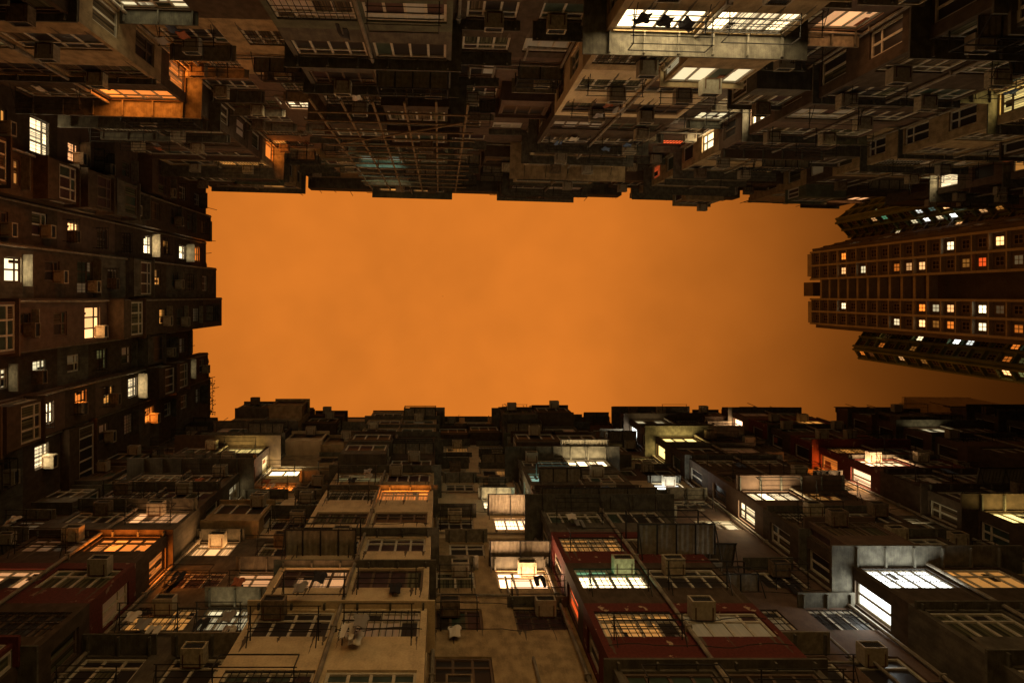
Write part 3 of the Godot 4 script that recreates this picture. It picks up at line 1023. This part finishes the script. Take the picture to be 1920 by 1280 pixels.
func left_side() -> void:
	var f := Transform3D(Basis(Vector3(0, 0, -1), Vector3.UP, Vector3(1, 0, 0)), Vector3(-17.5, 0, 0))
	var block := block_root(f, -9.0, 9.2, 51.0, "end block of brown walls scattered with small orange and white windows")
	var top := 51.4
	# upright bands of the wall: across, face, top
	var bands := [[-9.0, -5.9, 0.0, 51.8], [-5.9, -4.0, 0.5, 51.4], [-4.0, -2.1, 0.0, 51.8], [-2.1, 0.1, 0.55, 52.4], [0.1, 2.2, 0.9, 52.6], [2.2, 4.1, 0.0, 48.6], [4.1, 6.0, 0.35, 51.2], [6.0, 9.1, 0.1, 52.4]]
	var at_u := [-6.9, -4.95, -3.0, -1.0, 1.2, 3.2, 5.0, 7.05]
	var L := {
		"0_1": "white", "1_0": "amber", "2_2": "warm", "3_0": "white", "3_2": "dim", "3_3": "lime", "4_2": "warm", "4_5": "amber", "4_7": "dim", "2_5": "white", "2_6": "amber", "2_7": "white", "2_8": "orange",
		"5_1": "pale", "5_0": "pale", "5_3": "lime", "5_2": "dim", "6_4": "white", "6_2": "orange", "6_1": "white", "7_5": "orange", "6_7": "pale", "7_1": "white", "5_4": "dimred", "7_3": "dimred",
	}
	for i in bands.size():
		var b: Array = bands[i]
		var z: float = b[2]
		var mats: Array = [["rose", "umber"], ["umber", "concrete"], ["rose", "umber"], ["umber", "concrete"], ["umber", "rose"], ["concrete", "umber"], ["rose", "umber"], ["umber", "concrete"]][i]
		wall_piece(block, M[mats[0]], b[0], b[1], 0.0, 17.0, z - 0.3, z, [])
		if z > 0.02:
			for q in [[b[0], b[0] + 0.15], [b[1] - 0.15, b[1]]]:
				wall_piece(block, M[mats[0]], -0.2, z - 0.3, 0.0, b[3], q[0], q[1], [], true)
		for k in range(-4, 9):
			var mid := 26.9 + EYE + 2.71 * k
			var y0 := maxf(17.0, mid - 1.35) if k > -4 else 17.0
			var y1: float = mid + 1.36
			if k == 8 or y1 > b[3]:
				y1 = b[3]
			if y0 >= b[3] - 0.2:
				continue
			var wm: Material = M[pick(mats)]
			var lit: String = L.get("%d_%d" % [i, k], "")
			if not lit and rng.randf() < 0.15:
				lit = pick(["dim", "dimred", "amber", "amber", "peach"])
			var w := rng.randf_range(0.8, 1.12)
			var h := rng.randf_range(0.95, 1.15)
			if "%d_%d" % [i, k] in ["0_1", "4_2", "3_2"]:
				w = 1.55
				h = 1.4
			var sill := mid - h / 2
			var u: float = clampf(at_u[i] + rng.randf_range(-0.12, 0.12), b[0] + w / 2 + 0.1, b[1] - w / 2 - 0.1)
			var frame: String = pick(["bronze", "bronze", "aluminium"])
			var desc := "brown end wall"
			if not lit and k < 7 and rng.randf() < (0.4 if i in [1, 3, 6] else 0.24):
				enclosed_balcony(block, b[0] + 0.1, b[1] - 0.1, y0 + 0.05, z, rng.randf_range(0.35, 1.0), pick(mats), lit, lit, true)
				wall_piece(block, wm, b[0], b[1], y0, y1, z - 0.3, z, [])
				continue
			if sill + h > b[3] - 0.1:
				wall_piece(block, wm, b[0], b[1], y0, y1, z - 0.3, z, [])
				continue
			wall_piece(block, wm, b[0], b[1], y0, y1, z - 0.3, z, [[u - w / 2, u + w / 2, sill, sill + h]])
			window(block, Vector3(u, sill, z - 0.09), 0, w, h, 2 if w < 1.4 else 3, true, lit, frame, rng.randf() < (0.6 if lit else 0.3))
			if rng.randf() < 0.4:
				air_conditioner(f, Vector3(u + w * 0.28, sill - 0.05 if rng.randf() < 0.3 else sill + h - 0.45, z - 0.02), "air conditioner in a window of the " + desc)
			if rng.randf() < 0.55:
				var e := rng.randf_range(0.25, 0.6)
				var s := Shape.new()
				s.box(Vector3(u - w / 2 - 0.15, sill + h + 0.06, z + 0.002), Vector3(u + w / 2 + 0.15, sill + h + 0.12, z + e))
				canopy(block, s, [], pick(["slab", "tin"]), false)
			elif rng.randf() < 0.4:
				rack(f, Vector3(u, sill - 0.1, z), 1.0, 0.6, "iron drying rack under a small window of the " + desc)
			if rng.randf() < 0.12 and not lit:
				cage(block, u - w / 2 - 0.06, u + w / 2 + 0.06, sill - 0.2, sill + h * 0.7, z + 0.004, 0.5)
		box(block, "coping", M["slab"], Vector3(b[0], b[3], z - 0.34), Vector3(b[1], b[3] + 0.08, z + 0.05))
		var s := Shape.new()
		s.bar(Vector3(b[0] + 0.12, 0, z + 0.08), Vector3(b[0] + 0.12, b[3], z + 0.08), 0.05, 7)
		part(block, "drainpipe", s.done(), M["pipe"])
	for b in bands:
		roof_clutter(block, b[0], b[1], b[3], minf(b[2], 0.45), 0.9)
	railing(block, 6.2, 8.8, 52.4, 0.0)
	railing(block, 2.4, 4.0, 48.6, -0.1)
	# a bush on the roof edge
	var leaves := Shape.new()
	for k in 260:
		var p := Vector3(rng.randf_range(6.3, 8.9), 52.4 + rng.randf_range(0.0, 0.7), rng.randf_range(-0.5, 0.35))
		var a := Vector3(rng.randf_range(-1, 1), rng.randf_range(-0.4, 1), rng.randf_range(-1, 1)).normalized() * 0.14
		var b := a.cross(Vector3(rng.randf(), rng.randf(), rng.randf()).normalized()).normalized() * 0.06
		leaves.quad(p, p + a * 0.5 + b, p + a, p + a * 0.5 - b)
	var bush := thing("roof_plant", f * at(0, 0, 0), "leafy potted bush along the parapet of the end block", "plant")
	part(bush, "foliage", leaves.done(), M["leaf"])
	box(bush, "planter", M["soot"], Vector3(6.2, 52.36, -0.55), Vector3(9.0, 52.62, 0.08))


# ---------------------------------------------------------------- the tower outside the court

func tower_face(o: Node3D, a: Vector2, b: Vector2, y0: float, y1: float, floors: int, cells: int, m: String, fin: String, lits: Dictionary, big := false) -> void:
	# an upright face from a to b (x, z)
	var d := (a - b)
	var w := d.length()
	var ux := Vector3(d.x / w, 0, d.y / w)
	var nz := ux.cross(Vector3.UP)
	var x := Transform3D(Basis(ux, Vector3.UP, nz), Vector3(b.x, 0, b.y))
	part(o, "wall", unit, M[m], x * Transform3D(Basis.from_scale(Vector3(w, y1, 0.4)), Vector3(w / 2, y1 / 2, -0.2)))
	var st := (y1 - y0) / floors
	var s := Shape.new()
	for k in cells + 1:
		var u := w * k / cells
		s.box(Vector3(u - 0.15, y0, 0.002), Vector3(u + 0.15, y1 + 0.3, 0.6))
	for k in floors + 1:
		s.box(Vector3(0, y0 + st * k - 0.1, 0.002), Vector3(w, y0 + st * k + 0.1, 0.5))
	part(o, "facade_grid", s.done(), M[fin], x)
	for k in floors:
		for c in cells:
			var cw := w / cells
			var lit: String = lits.get("%d_%d" % [cells - 1 - c, floors - 1 - k], "")
			if not lit and rng.randf() < 0.1:
				lit = pick(["amber", "warm", "pale", "dim", "dimred", "orange"])
			var ww := cw * (0.48 if big else 0.45)
			var n := hub(o, "window", x * at(cw * (c + 0.5), y0 + st * k + 0.75, 0.06))
			part(n, "frame", frame_mesh(snappedf(ww, 0.05), 1.25, 2, [0.5]), M["white_frame"])
			box(n, "pane", M[pick(["lit_", "curtained_", "blinded_"]) + lit] if lit else M["glass_dark"], Vector3(-ww / 2 + 0.03, 0.03, -0.03), Vector3(ww / 2 - 0.03, 1.22, -0.014))


func tower() -> void:
	var o := thing("residential_tower", at(0, 0, 0), "tall residential tower with rows of small lit windows beyond the court", "tower")
	var y1 := 119.5
	var y0 := y1 - 2.55 * 19
	# two ranks of rooms either side of a deep light well, then a wing on either side
	var left := {"0_3": "orange", "1_3": "warm", "1_5": "pale", "1_9": "warm", "1_10": "warm", "0_12": "white", "1_14": "red", "0_15": "warm", "1_17": "pale", "1_18": "amber", "0_17": "dim"}
	var right := {"0_3": "white", "0_10": "orange", "0_11": "pale", "0_12": "warm", "0_14": "white", "0_17": "warm", "1_8": "white", "1_10": "warm", "1_11": "amber", "1_12": "orange", "1_14": "white", "1_17": "warm", "0_18": "dim"}
	tower_face(o, Vector2(64.2, 7.5), Vector2(64.2, 2.9), y0, y1, 19, 2, "tower_wall", "tower_fin", left, true)
	tower_face(o, Vector2(64.2, -0.5), Vector2(64.2, -4.7), y0, y1, 19, 2, "tower_wall", "tower_fin", right, true)
	box(o, "core", M["tower_wall"], Vector3(67.2, 0, -4.7), Vector3(80, y1 - 0.5, 7.5))
	for z in [[2.9, 3.1], [-0.7, -0.5], [7.3, 7.5], [-4.7, -4.5]]:
		box(o, "wall", M["tower_wall"], Vector3(64.6, 0, z[0]), Vector3(67.2, y1, z[1]))
	for k in 11:
		box(o, "beam", M["tower_fin"], Vector3(64.3, y1 - 2.2 - 2.55 * k, -0.5), Vector3(65.5, y1 - 1.7 - 2.55 * k, 2.9))
	box(o, "roof_room", M["tower_wall"], Vector3(64.0, y1, 0.0), Vector3(66.5, y1 + 3.0, 2.4))
	box(o, "parapet", M["tower_fin"], Vector3(63.9, y1, 3.4), Vector3(64.5, y1 + 1.6, 7.3))
	box(o, "parapet", M["tower_fin"], Vector3(63.9, y1, -4.6), Vector3(64.5, y1 + 1.4, -0.9))
	# the flank that steps back towards the upper wing
	tower_face(o, Vector2(70.0, 9.1), Vector2(64.3, 7.6), y0, y1, 19, 3, "tower_wall", "tower_wall", {"2_3": "white", "1_5": "warm", "1_12": "warm", "0_10": "white", "0_13": "amber", "1_15": "pale", "2_9": "warm", "0_16": "amber", "0_17": "white", "1_18": "warm", "0_14": "warm"})
	tower_face(o, Vector2(69.0, 13.0), Vector2(71.2, 10.6), y0, y1 + 1.0, 19, 2, "tower_green", "tower_green", {"0_4": "green", "1_6": "pale", "0_7": "cool", "1_7": "cool", "1_8": "white", "0_9": "warm", "1_9": "cool", "0_10": "cool", "0_8": "teal", "1_11": "warm", "0_12": "teal", "1_12": "amber", "1_14": "warm"})
	tower_face(o, Vector2(76.0, 18.5), Vector2(69.0, 13.1), y0, y1 + 1.0, 19, 4, "tower_green", "tower_green", {"3_6": "pale", "3_8": "white", "2_11": "warm", "3_12": "warm", "3_3": "lime", "2_4": "lime"})
	tower_face(o, Vector2(71.2, 10.5), Vector2(70.1, 9.2), y0, y1 - 1.0, 19, 1, "tower_wall", "tower_wall", {"0_4": "white", "0_9": "warm"})
	tower_face(o, Vector2(72.4, -5.6), Vector2(70.3, -8.7), y0, y1 - 2.0, 19, 2, "tower_green", "tower_green", {"0_5": "white", "1_5": "amber", "0_8": "cool", "0_9": "cool", "0_12": "orange", "0_13": "cool", "0_14": "pale", "0_15": "warm", "1_12": "orange", "1_13": "lime", "0_17": "warm"})
	tower_face(o, Vector2(70.3, -8.8), Vector2(71.2, -10.3), y0, y1 - 2.0, 19, 1, "tower_green", "tower_green", {"0_6": "amber", "0_12": "warm", "0_13": "lime", "0_15": "warm", "0_17": "amber"})
	tower_face(o, Vector2(64.3, -4.8), Vector2(72.0, -5.5), y0, y1 - 1.0, 19, 3, "tower_wall", "tower_wall", {"0_7": "dim", "1_12": "amber", "0_16": "warm", "1_9": "pale", "0_14": "amber"})
	box(o, "core", M["tower_wall"], Vector3(72.6, 0, 7.6), Vector3(80, y1 - 0.5, 16.0))
	box(o, "core", M["tower_wall"], Vector3(72.6, 0, -9.9), Vector3(80, y1 - 2.5, -4.8))
	var p := thing("distant_tower", at(100, 0, -22), "far dark tower roof barely showing over the parapets", "tower")
	box(p, "wall", M["tower_wall"], Vector3(0, 0, -8), Vector3(14, 149.0, 0))
	box(p, "roof", M["tower_fin"], Vector3(-0.3, 149.0, -8.2), Vector3(14.2, 149.8, 0.2))


# ---------------------------------------------------------------- sky

func sky_picture() -> ImageTexture:
	# low cloud lit from below by the town, thinning away from the zenith
	var w := 768
	var h := 384
	var f := FastNoiseLite.new()
	f.seed = 11
	f.frequency = 1.0
	f.fractal_octaves = 4
	var im := Image.create(w, h, false, Image.FORMAT_RGBF)
	for y in h:
		var t := PI * (y + 0.5) / h
		for x in w:
			var p := TAU * ((x + 0.5) / w - 0.5)
			var d := Vector3(sin(t) * sin(p), cos(t), -sin(t) * cos(p))
			var c := f.get_noise_3dv(d * 3.2) * 0.9 + f.get_noise_3dv(d * 14.0 + Vector3(7, 3, 1)) * 0.25
			var k := 1.0 + 0.2 * c
			var e := smoothstep(0.22, 0.8, minf(t, PI - t))
			k *= lerpf(1.0, 0.15, e) * lerpf(1.0, 0.3, smoothstep(0.1, 0.75, -d.x))
			im.set_pixel(x, y, Color(0.69, 0.186, 0.02) * k)
	im.resize(3072, 1536, Image.INTERPOLATE_CUBIC)
	return ImageTexture.create_from_image(im)


func _ready() -> void:
	rng.seed = 20240
	# camera: on the ground of the court, looking straight up through a shifted lens
	var cam := Camera3D.new()
	cam.name = "camera"
	cam.transform = Transform3D(Basis(Vector3(1, 0, 0), Vector3(0, 0, 1), Vector3(0, -1, 0)), Vector3(0, EYE, 0))
	cam.projection = Camera3D.PROJECTION_FRUSTUM
	cam.near = 0.1
	cam.far = 600.0
	cam.size = 0.1 * 2.0 * 640.0 / 1280.0
	cam.frustum_offset = Vector2(130.0, -85.0) / 1280.0 * 0.1
	add_child(cam)
	cam.current = true
	# sky: the only light from above; there is no sun
	var env := Environment.new()
	env.background_mode = Environment.BG_SKY
	var sky := Sky.new()
	var sm := PanoramaSkyMaterial.new()
	sm.panorama = sky_picture()
	sky.sky_material = sm
	env.sky = sky
	env.tonemap_mode = Environment.TONE_MAPPER_LINEAR
	env.tonemap_exposure = 1.0
	env.sdfgi_enabled = true
	env.ssao_enabled = true
	env.ssil_enabled = true
	var we := WorldEnvironment.new()
	we.name = "environment"
	we.environment = env
	add_child(we)
	materials()
	# ground
	var ground := MeshInstance3D.new()
	ground.name = "ground"
	ground.mesh = unit
	ground.material_override = M["paving"]
	ground.transform = Transform3D(Basis.from_scale(Vector3(420, 0.2, 420)), Vector3(0, -0.1, 0))
	ground.set_meta("kind", "structure")
	add_child(ground)
	bottom_side()
	top_side()
	left_side()
	tower()
